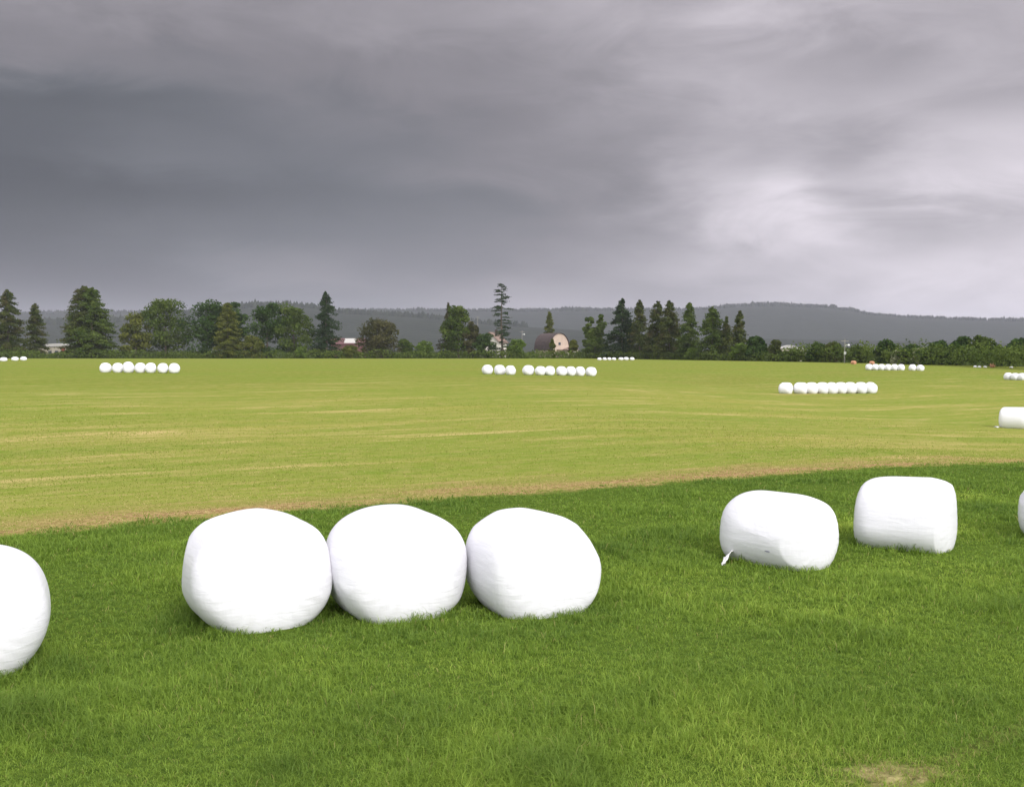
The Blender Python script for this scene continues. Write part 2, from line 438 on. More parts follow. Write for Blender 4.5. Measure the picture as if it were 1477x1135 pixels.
FG = [  # cx, bottom, width, height, n, yaw deg (axis), slope, dents, seed, L/R, shape options, label
 (371, 914, 218, 181, 5.2, -60, 0, (), 1, 1.72, dict(sag=.07, m=2.5, facets=14), 'large rounded white wrapped bale, leftmost of the three touching in the grass'),
 (571, 900, 204, 173, 4.8, -62, .0, (), 12, 1.72, dict(sag=.10, m=2.4), 'tallest white wrapped bale, squeezed in the middle of the three touching bales'),
 (768, 892, 198, 160, 4.8, -64, .03, ((.95, -.2, .95, .40, .05), (-.85, -.2, .92, .3, .05)), 3, 1.75, dict(sag=.15, m=2.35), 'lopsided white wrapped bale with sloping shoulder, right end of the three touching'),
 (-37, 989, 220, 205, 3.2, -70, 0, (), 4, 1.9, dict(sag=.08, m=2.1), 'white wrapped bale nearest the viewer, cut off by the left picture edge'),
 (1124, 823, 172, 116, 4.2, -52, -.02, ((1.15, -.3, .85, .22, .04),), 15, None, dict(sag=.16, m=2.4, bel=.03), 'squat slumped white bale with a torn flap of film trailing in the grass'),
 (1306, 798, 150, 111, 5.5, -33, -.045, (), 6, None, dict(sag=.15, m=2.4, bel=.05), 'boxy white wrapped bale standing alone with its flat end turned right'),
 (1535, 785, 134, 100, 3.2, -50, 0, (), 7, None, dict(sag=.12), 'white wrapped bale showing only a sliver at the right picture edge'),
]
BALES = []
for i, (cx, yb, wp, hp, n, yaw, slope, dents, seed, kL, opt, lab) in enumerate(FG):
    yw = math.radians(yaw)
    R, L, loc, got, wide = fit_bale(cx, yb, wp, hp, n, yw, slope, dents, seed, kL, **opt)
    print('bale', i, round(R, 2), round(L, 2), round(wide, 2), [round(v, 2) for v in loc], got)
    X, Yy, Zz = bale_verts(R, L, n, slope, dents, seed, 128, 84, yw, wide=wide, **opt)
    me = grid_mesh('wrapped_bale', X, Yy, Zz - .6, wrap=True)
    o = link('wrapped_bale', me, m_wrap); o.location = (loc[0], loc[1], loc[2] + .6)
    tag(o, lab, 'bale', 'white wrapped bales near the viewer')
    BALES.append((loc[0], loc[1], R * 1.0))
    if i == 4:
        E = (R, L, loc, o)

# torn flap and puncture on the squat bale
def surf_point(px, py, Y0, o, off=.006):
    dg = bpy.context.evaluated_depsgraph_get()
    from mathutils import Vector
    d = Vector(ray(px, py)).normalized(); org = Vector((0, 0, CH))
    mi = o.matrix_world.inverted()
    ok, p, nrm, _ = o.ray_cast(mi @ org, (mi.to_3x3() @ d))
    return (p + nrm * off, nrm, ok)
bpy.context.view_layer.update()
R, L, loc, eo = E
p, nrm, ok = surf_point(1107, 795, 0, eo)
if ok:
    from mathutils import Vector
    zax = nrm; xax = Vector((0, 0, 1)).cross(zax).normalized(); yax = zax.cross(xax)
    b = MB(); ring = []
    for k in range(14):
        a = 2 * PI * k / 14; q = p + xax * (.042 * math.cos(a) * (1 + .25 * math.sin(3 * a))) + yax * (.012 * math.sin(a)); ring.append(q)
    b.add(ring + [p - zax * .004], [(k, (k + 1) % 14, 14) for k in range(14)])
    b.build('tear', m_tear, eo)
p, nrm, ok = surf_point(1053, 797, 0, eo, .0)
if ok:
    wloc = np.array(p)
    endp = ground_at(1043, 815) - np.array(eo.location); 
    nU, nV = 10, 6; G = np.zeros((nU, nV, 3))
    r = np.random.default_rng(3)
    for a in range(nU):
        t_ = a / (nU - 1)
        c = wloc * (1 - t_) + endp * t_ + np.array([-.02 * math.sin(t_ * PI), -.06 * math.sin(t_ * PI), .03 * math.sin(t_ * PI)])
        for q in range(nV):
            s_ = (q / (nV - 1) - .5) * (.09 * (1 - t_) + .05)
            G[a, q] = c + np.array([s_, .02 * math.sin(q * 2.2 + a), s_ * .9 + .012 * math.sin(q * 3 + a * 1.3)])
    me = grid_mesh('film_flap', G[..., 0], G[..., 1], G[..., 2]); o = link('film_flap', me, m_scrap, eo)
    sm = o.modifiers.new('thick', 'SOLIDIFY'); sm.thickness = .004

# ------------------------------------------------------------------ grass blades (leaf by leaf, uncountable)
def blades(name, P, hgt, wid, lean, tint, mat, label):
    N = len(P); az = rng.random(N) * 2 * PI; la = rng.random(N) * 2 * PI
    ax = np.stack([np.cos(az), np.sin(az), 0 * az], 1) * (wid / 2)[:, None]
    ld = np.stack([np.cos(la), np.sin(la), 0 * la], 1) * (lean * hgt)[:, None]
    up = np.zeros((N, 3)); up[:, 2] = hgt
    V = np.empty((N, 5, 3), np.float32)
    V[:, 0] = P - ax; V[:, 1] = P + ax
    V[:, 2] = P + up * .6 + ld * .32 + ax * .8; V[:, 3] = P + up * .6 + ld * .32 - ax * .8
    V[:, 4] = P + up * (1 - .35 * np.minimum(lean, 1.2))[:, None] + ld
    b = np.arange(N)[:, None] * 5
    L = (b + np.array([0, 1, 2, 3, 3, 2, 4])[None]).ravel()
    tot = np.tile([4, 3], N)
    me = mesh_np(name, V.reshape(-1, 3), L, tot, False, {'tint': np.repeat(tint, 5), 'tip': np.tile([0, 0, .6, .6, 1.0], N)})
    o = link(name, me, mat); tag(o, label, 'grass', kind='stuff'); return o

def grassmat(name, a, b, c, straw):
    m, nt = material(name)
    t = nt.attr('tint'); tip = nt.attr('tip')
    col = nt.mix(nt.rng(t, 0, .5), a, b); col = nt.mix(nt.rng(t, .5, .9), col, c); col = nt.mix(nt.rng(t, .95, 1.0), col, straw)
    col = nt.mix(nt.m('MULTIPLY', tip, .25), col, c)
    d = nt.node('ShaderNodeBsdfDiffuse'); nt.put(d.inputs[0], col)
    tr = nt.node('ShaderNodeBsdfTranslucent'); nt.put(tr.inputs[0], col)
    gl = nt.node('ShaderNodeBsdfGlossy'); gl.inputs['Roughness'].default_value = .45; gl.inputs[0].default_value = (.8, .8, .8, 1)
    mx = nt.n.new('ShaderNodeMixShader'); mx.inputs[0].default_value = .35
    nt.l.new(d.outputs[0], mx.inputs[1]); nt.l.new(tr.outputs[0], mx.inputs[2])
    m2 = nt.n.new('ShaderNodeMixShader'); m2.inputs[0].default_value = .012
    nt.l.new(mx.outputs[0], m2.inputs[1]); nt.l.new(gl.outputs[0], m2.inputs[2])
    o = nt.n.new('ShaderNodeOutputMaterial'); nt.l.new(m2.outputs[0], o.inputs[0]); return m

m_lush = grassmat('lush_grass', (.075, .155, .024), (.205, .322, .040), (.44, .53, .095), (.36, .30, .12))
m_mown = grassmat('mown_grass', (.18, .26, .032), (.25, .31, .046), (.36, .35, .085), (.52, .42, .19))

NC = 185000
y = 4.3 * (34 / 4.3) ** (rng.random(NC) ** 1.1)
x = (rng.random(NC) * 2 - 1) * (.62 * y + 1.6)
t = tcoord(x, y) + (fbm(x * 1.5, y * 1.5) - .5) * .9
keep = t < rng.random(NC) * .5 - .3
tk = track(x, y) + (fbm(x * 2 + 9, y * 2) - .5) * .3
keep &= ~((tk < .05) & (rng.random(NC) < .3))
bd = np.hypot((x - BARE[0]) / 1.8, (y - BARE[1])) + (fbm(x * 5, y * 5) - .5) * .3
keep &= ~((bd < .20) & (rng.random(NC) < .62))
dens = fbm(x * 1.1 + 40, y * 1.1)
keep &= rng.random(NC) < .70 + .6 * dens
x, y = x[keep], y[keep]; n = len(x); K = 6
lx = np.repeat(x, K) + rng.normal(0, .022, n * K) * np.repeat(np.sqrt(y / 8), K)
ly = np.repeat(y, K) + rng.normal(0, .022, n * K) * np.repeat(np.sqrt(y / 8), K)
hn = fbm(lx * .9 + 3, ly * .9 + 8, 4); hb = fbm(lx * .22 + 13, ly * .22, 2)
tuft = np.repeat(rng.random(n), K)
hh = (.048 + .085 * ss(hn, .3, .78)) * (.75 + .5 * hb) * (.6 + .55 * rng.random(n * K)) * (.7 + .75 * tuft ** 2)
near_b = np.full(n * K, 9.0)
for bx, by, br in BALES: near_b = np.minimum(near_b, np.abs(np.hypot(lx - bx, ly - by) - br))
hh *= 1 + .55 * np.exp(-(near_b / .22) ** 2) * (rng.random(n * K) < .6)
for qx, qy, s_, g_ in ((410, 1112, .28, .8), (820, 1122, .4, .7), (15, 1040, .4, .8), (440, 898, .3, .35), (265, 905, .4, .3), (1010, 980, .5, .35)):
    c = ground_at(qx, qy); hh *= 1 + g_ * np.exp(-((lx - c[0]) ** 2 + (ly - c[1]) ** 2) / s_ ** 2)
tint = np.clip(.07 + .95 * (fbm(lx * .55 + 70, ly * .55, 4) - .12) * .80 + .34 * (rng.random(n * K) - .5) + .34 * (np.repeat(rng.random(n), K) - .5) + .20 * (hb - .5) - .9 * (ss(hn, .5, .85)) * .22, 0, .93)
for qx, qy, s_ in ((410, 1112, .28), (820, 1122, .4), (15, 1040, .4), (440, 898, .35), (265, 905, .45)):
    c = ground_at(qx, qy); tint *= 1 - .8 * np.exp(-((lx - c[0]) ** 2 + (ly - c[1]) ** 2) / s_ ** 2)
# back of the lush strip is darker, richer grass
tint *= 1 - .45 * ss(tcoord(lx, ly), -4.5, -.5)
st = rng.random(n * K) < .012 + .08 * (track(lx, ly) < .12) + .30 * np.exp(-(((lx - BARE[0]) / .45) ** 2 + ((ly - BARE[1]) / .25) ** 2)); tint[st] = 1.0
wd = np.maximum(.0038, ly * .00055) * (.7 + .6 * rng.random(n * K))
blades('tall_grass', np.stack([lx, ly, terr(lx, ly) - .01], 1), hh, wd, .35 + 1.1 * rng.random(n * K), tint, m_lush,
       'lush dark green uncut grass around the nearest bales')

NC = 110000
y = 13 * (75 / 13) ** (rng.random(NC))
x = (rng.random(NC) * 2 - 1) * (.60 * y + 2)
t = tcoord(x, y) + (fbm(x * 1.5, y * 1.5) - .5) * .9
keep = (t > -.2) & (rng.random(NC) < .75 - .7 * ss(y, 25, 70))
x, y = x[keep], y[keep]; n = len(x); K = 3
lx = np.repeat(x, K) + rng.normal(0, .15, n * K); ly = np.repeat(y, K) + rng.normal(0, .15, n * K)
T_ = tcoord(lx, ly)
sk = fbm(scoord(lx, ly) * .05, T_ * .5, 3)
hh = (.012 + .026 * rng.random(n * K))
tint = np.clip(.1 + .75 * sk + .4 * (rng.random(n * K) - .5), 0, .94)
pw = .03 + .10 * ss(sk, .5, .7) + (.55 * np.exp(-((T_ - .7) / .7) ** 2) + .2 * np.exp(-((T_ - 2.2) / 1.2) ** 2)) * ss(fbm(lx * .7, ly * 1.2), .3, .62)
tint[rng.random(n * K) < pw] = 1.0
blades('mown_stubble', np.stack([lx, ly, terr(lx, ly) - .004], 1), hh, np.maximum(.005, ly * .0008), .4 + 1.2 * rng.random(n * K), tint, m_mown,
       'short yellowish mown stubble with straw left on it')

# distant bales: three prototype shapes, copied and sized one by one
PROTO = []
for k, (n, yaw, sd) in enumerate(((3.2, -62, 21), (3.1, -75, 22), (3.6, -40, 23), (3.0, -58, 24), (5.5, -36, 25))):
    X, Yy, Zz = bale_verts(.6, 1.15, n, (0, .03, -.02, .02, -.02)[k], (), sd, 36, 22, math.radians(yaw))
    Zz -= Zz.min()
    me = grid_mesh('wrapped_bale', X, Yy, Zz - .6, wrap=True); me.materials.append(m_wrap)
    PROTO.append((me, X.max() - X.min(), Zz.max()))
ORD = ['first', 'second', 'third', 'fourth', 'fifth', 'sixth', 'seventh', 'eighth', 'ninth', 'tenth', 'eleventh']
def far_bale(cx, yt, yb, wpx, lab, grp, k=None, d=None, mat=None):
    if k is None: k = random.choice((0, 0, 1, 3))
    me, bw, bh = PROTO[k]
    g = ground_at(cx, yb); D = g[1] + .5
    if d: D = d
    x = (cx - W0 / 2) / F0 * D
    sw = wpx / F0 * D / bw; sh = (yb - yt) / F0 * D / bh
    o = bpy.data.objects.new('wrapped_bale', me); COL.objects.link(o)
    o.scale = (sw, (sw + sh) / 2, sh); o.location = (x, D, float(terr(x, D)) - .03 * sh + .6 * sh)
    tag(o, lab, 'bale', grp); return o

def row(xs, tops, bots, ws, where, grp, ks=None):
    n = len(xs)
    for i, cx in enumerate(xs):
        pos_ = 'leftmost' if i == 0 else ('rightmost' if i == n - 1 else ORD[i] + ' from the left')
        far_bale(cx, tops[i], bots[i], ws[i], 'white bale, %s in %s' % (pos_, where), grp, ks[i] if ks else None)
lin = lambda a, b, n: list(np.linspace(a, b, n))
row([152.5, 170, 185.5, 202.5, 217.5, 235, 251.5], [523, 523.2, 521.5, 523, 523, 523.5, 523.5], lin(537.3, 537.8, 7), [17.5, 17, 17.5, 17, 17, 16.5, 16.5],
    'the left-hand row of seven', 'row of seven bales on the left of the mown field')
row([5.5, 22, 34.3], [515.3, 514.6, 514.4], [521.2, 520.4, 520], [12, 11.5, 10.5], 'the tiny trio at the left edge', 'trio of tiny bales at the left picture edge')
row([703, 721, 736.5], [526, 526.2, 527], [539.6, 540.2, 540.6], [16.5, 17, 15.5], 'the trio left of the middle row', 'trio of bales in the middle of the mown field')
row([762, 779.5, 793, 810, 823, 836.5, 852.5], [526.6, 528, 527.8, 528.2, 528.3, 528.5, 529.2], lin(540.6, 542.4, 7), [17.5, 16, 15.5, 16, 15.5, 15, 16.5],
    'the row of seven below the barn', 'row of seven bales in the middle of the mown field')
row([864.5, 872, 878.6, 885.4, 895.5, 903, 911.5], [515.8, 515.6, 515.6, 515.8, 515.4, 515, 515.2], [519.6] * 7, [6.5, 6, 6, 6.5, 7.5, 7.5, 7],
    'the tiny row below the conifers', 'tiny bales at the far field edge')
xs = [1133.5, 1155, 1171, 1186.5, 1200, 1213, 1227, 1242, 1256]
row(xs, lin(551.5, 551, 9), lin(568.2, 567.2, 9), [21, 21.5, 20, 20, 19.5, 19, 19, 19, 18.5],
    'the closely packed row of nine', 'packed row of nine bales on the mown field', [2, 2, 0, 0, 1, 0, 3, 0, 1])
row([1253.5, 1262.5, 1271.5, 1281, 1290, 1299.5], lin(525, 525.2, 6), lin(533.6, 534.6, 6), [10.5] * 6,
    'the small distant row of six', 'small distant row of six bales')
row([1316, 1327.5], [525.5, 526], [534.8, 535], [10.5, 10.5], 'the pair beside the row of six', 'small distant pair of bales')
row([1454.5, 1464.5, 1474.5], [537.5, 538, 538], [548, 548.5, 548.8], [12.5, 12.5, 12.5], 'the trio at the right picture edge', 'trio of bales at the right picture edge')
far_bale(1466, 587, 618.5, 49, 'white wrapped bale at the right edge between the distant trio and the dark grass', 'bales at the right picture edge', 4)
for cx, yt, yb, lab in ((1406.5, 527.5, 530.2, 'tiny pale bale farthest left of the three near the orange bale'),
                   (1412.5, 528, 530.4, 'tiny pale bale in the middle of the three near the orange bale'),
                   (1421, 528, 530.5, 'tiny pale bale just left of the orange bale at the field edge'),
                   (1458.5, 528.5, 531, 'tiny pale bale right of the orange bale, near the picture edge')):
    o = far_bale(cx, yt, yb, 5, lab, 'tiny pale bales at the field edge', 0)
# unwrapped orange-brown hay bales by the hedge
Xh, Yh, Zh = bale_verts(.6, 1.2, 6, 0, (), 31, 36, 22, math.radians(-55), soft=.02)
hay = grid_mesh('hay_bale', Xh, Yh, Zh - .6, wrap=True); hay.materials.append(m_hay)
for cx, yt, yb, wp, lab in ((1231, 520.2, 525.5, 8, 'bare orange-brown round bale standing alone left of the small white row'),
                        (1257.5, 520.8, 525.5, 7.5, 'bare orange-brown round bale behind the left end of the small white row'),
                        (1431.5, 523.8, 530, 7.5, 'bare orange-brown round bale far right beside the tiny pale bales')):
    g = ground_at(cx, yb); D = g[1] + .5
    o = bpy.data.objects.new('hay_bale', hay); COL.objects.link(o)
    s_ = (yb - yt) / F0 * D / Zh.max(); sw = wp / F0 * D / (Xh.max() - Xh.min())
    o.scale = (sw, s_, s_); o.location = ((cx - W0 / 2) / F0 * D, D, float(terr(g[0], D)) + .57 * s_)
    tag(o, lab, 'bale', 'bare hay bales at the far field edge')
# scrap of film lying beside the right-edge bale
g = ground_at(1437.5, 617)
a_, b_ = np.meshgrid(np.linspace(-.12, .12, 7), np.linspace(-.1, .1, 6))
me = grid_mesh('film_scrap', a_ + .02 * np.sin(b_ * 30), b_, .05 + .03 * np.sin(a_ * 25 + b_ * 18))
o = link('film_scrap', me, m_wrap); o.location = [float(v) for v in g]
sm = o.modifiers.new('thick', 'SOLIDIFY'); sm.thickness = .004
tag(o, 'small scrap of white film on the stubble beside the right edge bale', 'plastic scrap')

# ------------------------------------------------------------------ trees
m_bark = simple('bark', (.10, .08, .065), .95, .3, 1.5)
LM = {
 'dark':  leafmat('foliage_dark_green', (.018, .042, .014), (.070, .115, .030), .2),
 'mid':   leafmat('foliage_mid_green', (.034, .062, .016), (.120, .160, .036), .22),
 'olive': leafmat('foliage_olive', (.055, .074, .018), (.180, .190, .046), .25),
 'brown': leafmat('foliage_brownish', (.040, .048, .022), (.115, .105, .048), .22),
 'cedar': leafmat('foliage_cedar', (.030, .050, .016), (.105, .122, .036), .18, (.095, .078, .036)),
 'pine':  leafmat('needles_blue_green', (.016, .032, .017), (.052, .080, .034), .12),
 'forest': leafmat('forest_dark', (.015, .022, .014), (.028, .036, .020), .05),
 'fresh': leafmat('foliage_fresh_green', (.060, .105, .020), (.17, .24, .050), .28),
 'pale':  leafmat('foliage_pale_blossom', (.20, .22, .12), (.42, .43, .28), .2),
}
def tris(C, size, r, flat=.0):
    N = len(C); a = r.normal(size=(N, 3)); a /= np.linalg.norm(a, axis=1)[:, None]
    b = r.normal(size=(N, 3)); b[:, 2] *= (1 - flat); b -= a * (a * b).sum(1)[:, None]; b /= np.linalg.norm(b, axis=1)[:, None]
    c = np.cross(a, b); s = size[:, None]
    V = np.stack([C + b * s * .6, C - b * s * .35 + c * s * .45, C - b * s * .5 - c * s * .4], 1)
    return V.reshape(-1, 3)
def leaf_obj(name, C, size, tint, mat, r, parent, flat=0.):
    V = tris(C, size, r, flat)
    me = mesh_np(name, V, np.arange(len(V)), np.full(len(C), 3), False, {'tint': np.repeat(np.clip(tint, 0, 1), 3)})
    return link(name, me, mat, parent)

def trunk(parent, H, rad, limbs, r, mat=None, lean=(0, 0)):
    b = MB(); n = 7
    pts = [(lean[0] * (i / n) ** 2 * H + .02 * H * math.sin(i * 1.3) * .3, lean[1] * (i / n) ** 2 * H, H * i / n) for i in range(n + 1)]
    b.tube(pts, [rad * (1 - .9 * i / n) * (1.35 if i == 0 else 1) for i in range(n + 1)], 8)
    for (z, ln, el_) in limbs:
        a = r.random() * 2 * PI; k = z / H; p0 = np.array([lean[0] * k * k * H, lean[1] * k * k * H, z])
        d = np.array([math.cos(a) * math.cos(el_), math.sin(a) * math.cos(el_), math.sin(el_)])
        b.tube([p0, p0 + d * ln * .5 + (0, 0, .04 * ln), p0 + d * ln], [rad * (1 - k) * .5 + .03, rad * .25 * (1 - k) + .02, .015], 5)
    return b.build('trunk', mat or m_bark, parent)

def conifer(px, top, wpx, D, mat, lab, seed, sparse=0, dens=1.0, power=.85, skirt=0.03, lean=0.0, cat='tree', grp=None, jag=.26, base=None):
    r = np.random.default_rng(seed)
    x = (px - W0 / 2) / F0 * D; zt = at_depth(px, top, D)[2]; H = zt; Wd = wpx / F0 * D
    root = empty('conifer', (x, D, 0)); tag(root, lab, cat, grp)
    nw = int(max(10, H * (1.15 if not sparse else .85)))
    C = []; T_ = []
    ls = .46 if not sparse else .34
    side = r.random(9) * .5 + .75
    if not sparse: nw *= 7
    else: nw = int(H * 2.6)
    for i in range(nw):
        t_ = skirt + (1 - skirt) * (i + r.random()) / nw
        env = Wd * .66 * (min(1.0, 1.15 * (1.0 - t_) ** power) * (.78 + .22 * min(1, t_ / .2)) if not sparse else min(1, (.35 + 2.2 * (1.0 - t_))) * (.55 + .6 * vnoise(t_ * 13 + seed, 2.5)))
        for k in range(1 if not sparse else 2):
            a = r.random() * 2 * PI; ln = env * (1 - jag + 1.35 * jag * r.random()) + .05
            ln *= side[int(a / 2 / PI * 9) % 9] ** .5
            if sparse:
                ln = env * (.5 + .7 * r.random())
                if vnoise(t_ * 16 + 3, a * .9 + seed) < .30: continue
            m_ = int(max(5, (12 + ln * 13) * dens)) if not sparse else int(14 + ln * 16)
            s = r.random(m_) ** .6
            rr = s * ln; z = t_ * H + (-.25 * rr if not sparse else .10 * rr - .16 * rr * s) + r.normal(0, .22 if not sparse else .11, m_)
            sp = .10 * rr + .12
            C.append(np.stack([np.cos(a) * rr + r.normal(0, 1, m_) * sp + lean * H * t_ * t_, np.sin(a) * rr + r.normal(0, 1, m_) * sp, z], 1))
            T_.append(np.full(m_, r.random()) * .6 + .4 * r.random(m_) * (.4 + .6 * s))
    # leader
    m_ = 24; z = H * (1 - .05 * r.random(m_)); C.append(np.stack([r.normal(0, .07, m_) + lean * H, r.normal(0, .12, m_), z], 1)); T_.append(r.random(m_))
    C = np.concatenate(C); T_ = np.concatenate(T_); C[:, 2] = np.clip(C[:, 2], .15, H)
    leaf_obj('crown', C, ls * (.6 + .8 * r.random(len(C))), T_, LM[mat], r, root, .4)
    trunk(root, H * .96, .018 * H, [(H * (.15 + .7 * r.random()), Wd * .35 * r.random() + .4, -.1) for _ in range(10 if sparse else 5)], r, lean=(lean, 0))
    return root

def broadleaf(px, top, wpx, D, mat, lab, seed, clumps=46, crown0=.08, heads=None, name='broadleaf_tree', cat='tree', grp=None, dens=1.0, ls=.62, squash=1.0):
    r = np.random.default_rng(seed)
    x = (px - W0 / 2) / F0 * D; H = at_depth(px, top, D)[2]; Wd = wpx / F0 * D
    root = empty(name, (x, D, 0)); tag(root, lab, cat, grp)
    C = []; T_ = []; cl = []
    heads = heads or [(0, 1.0, 1.0)]
    for i in range(clumps):
        hx, hw, hh = heads[i % len(heads)]
        a = r.random() * 2 * PI; zz = crown0 + (1 - crown0) * r.random() ** .85
        prof = math.sin(min(1, max(.05, (1 - zz * .93))) * PI * .62) ** .55 if zz > .35 else .82 + .25 * zz
        rr = (r.random() ** .55) * Wd / 2 * prof * hw * .86
        c = np.array([hx * Wd / 2 + math.cos(a) * rr, math.sin(a) * rr * .9, zz * H * hh * .93])
        cr = Wd * hw * (.10 + .09 * r.random())
        cr = min(cr, H * .16); cl.append((c, cr))
        m_ = int((90 + 60 * r.random()) * dens)
        d = r.normal(size=(m_, 3)); d /= np.linalg.norm(d, axis=1)[:, None]
        d *= (.55 + .5 * r.random(m_))[:, None] * cr
        d[:, 2] *= .8
        C.append(c + d); tb = r.random()
        T_.append(np.clip(.55 * tb + .45 * r.random(m_), 0, 1))
    C = np.concatenate(C); T_ = np.concatenate(T_)
    # keep the outline at the measured size
    C[:, 2] = np.clip(C[:, 2] * (H / max(C[:, 2].max(), .1)), .1, H)
    C[:, 0] *= (Wd / 2) / np.percentile(np.abs(C[:, 0]), 98.5)
    leaf_obj('crown' if H > 4.5 else 'foliage', C, ls * (.55 + .9 * r.random(len(C))), T_, LM[mat], r, root)
    hs = H * .8
    trunk(root, hs, max(.06, .022 * H), [(hs * (.3 + .5 * r.random()), Wd * .3, .6) for _ in range(6)], r)
    return root

def D_at(px, extra): return float(edge_pt(px)[1]) + extra
TREEG = 'trees behind the far field edge'
con = [  # px, top, width, extra depth, material, sparse, label, kwargs
 (13, 418, 40, 14, 'cedar', 0, 'tall dark conifer cut by the left picture edge', dict(power=.55, dens=1.5)),
 (52, 438, 26, 22, 'cedar', 0, 'narrow dark conifer standing second from the left edge', dict(power=.6, dens=1.3)),
 (122, 413, 48, 10, 'cedar', 0, 'left stem of the tall twin-topped cedar on the left', dict(power=.42, dens=1.8)),
 (134, 415, 54, 8, 'mid', 0, 'right stem of the tall twin-topped cedar on the left', dict(power=.45, dens=1.8)),
 (329, 437, 30, 3, 'olive', 0, 'slender yellowish-green tree in front of the dark broadleaf clump', dict(power=.45, dens=1.5)),
 (471, 421, 36, 8, 'pine', 0, 'ragged dark spruce just left of the maroon building', dict(power=.55, jag=.6, dens=1.0)),
 (647, 437, 24, 18, 'brown', 0, 'thin brownish conifer spire rising behind the bushy green tree', dict(power=.9, dens=1.2)),
 (724, 409, 28, 7, 'pine', 1, 'very tall scraggly conifer with gaps between its branches', dict(lean=-.01)),
 (792, 450, 18, 80, 'olive', 0, 'slim pale green conifer directly behind the round-roofed barn', dict(power=.6)),
 (897, 431, 48, 8, 'pine', 0, 'wide dark pointed conifer, first of the tall row right of centre', dict(power=.72, dens=1.5)),
 (922, 433, 27, 12, 'cedar', 0, 'narrow brownish conifer between the wide dark one and the twin pair', dict(power=.6, dens=1.4)),
 (948, 435, 38, 9, 'cedar', 0, 'left tree of the touching pair of pointed conifers', dict(power=.62, dens=1.5)),
 (965, 434, 40, 7, 'cedar', 0, 'right tree of the touching pair of pointed conifers', dict(power=.62, dens=1.5)),
 (994, 437, 29, 8, 'mid', 0, 'pointed conifer standing free just right of the touching pair', dict(power=.58, dens=1.5)),
 (1027, 443, 38, 8, 'mid', 0, 'broad blunt-topped conifer near the right end of the tall row', dict(power=.58, dens=1.5)),
 (1047, 457, 22, 12, 'cedar', 0, 'short slender conifer tucked behind the blunt-topped one', dict(power=.8, dens=1.2)),
 (1066, 449, 25, 8, 'cedar', 0, 'slim pointed conifer, last of the tall row on the right', dict(power=.7, dens=1.3)),
]
for i, (px, top, wp, ex, mt, spz, lab, kw) in enumerate(con):
    conifer(px, top, wp, D_at(px, ex), mt, lab, 100 + i, spz, grp=TREEG, **kw)
brd = [
 (196, 449, 46, 6, 'olive', 'yellowish-green broadleaf tree leaning on the darker one to its right', dict(clumps=40)),
 (239, 431, 70, 10, 'mid', 'big round-headed broadleaf tree right of the twin-topped cedar', dict(clumps=64)),
 (299, 431, 66, 9, 'dark', 'dark dense broadleaf tree behind the slender yellowish one', dict(clumps=60)),
 (338, 436, 38, 12, 'dark', 'dark broadleaf tree showing right of the slender yellowish one', dict(clumps=36)),
 (386, 437, 58, 9, 'dark', 'left half of the wide dark double-crowned broadleaf pair', dict(clumps=54)),
 (424, 436, 54, 9, 'mid', 'right half of the wide dark double-crowned broadleaf pair', dict(clumps=54)),
 (547, 459, 58, 6, 'brown', 'low round brownish-green tree standing right of the maroon building', dict(clumps=50)),
 (661, 441, 48, 7, 'mid', 'bushy green tree left of the white farmhouse', dict(clumps=52)),
 (682, 464, 30, 5, 'brown', 'small brownish tree between the bushy green one and the farmhouse', dict(clumps=28)),
 (858, 454, 32, 7, 'mid', 'two-headed small broadleaf tree right of the round-roofed barn', dict(clumps=80, heads=[(-.42, .62, 1.0), (.45, .62, .93), (0, .9, .62)])),
 (1092, 485, 28, 5, 'dark', 'small round very dark tree beside the last conifer of the row', dict(clumps=50)),
]
for i, (px, top, wp, ex, mt, lab, kw) in enumerate(brd):
    broadleaf(px, top, wp, D_at(px, ex), mt, lab, 200 + i, grp=TREEG, **kw)
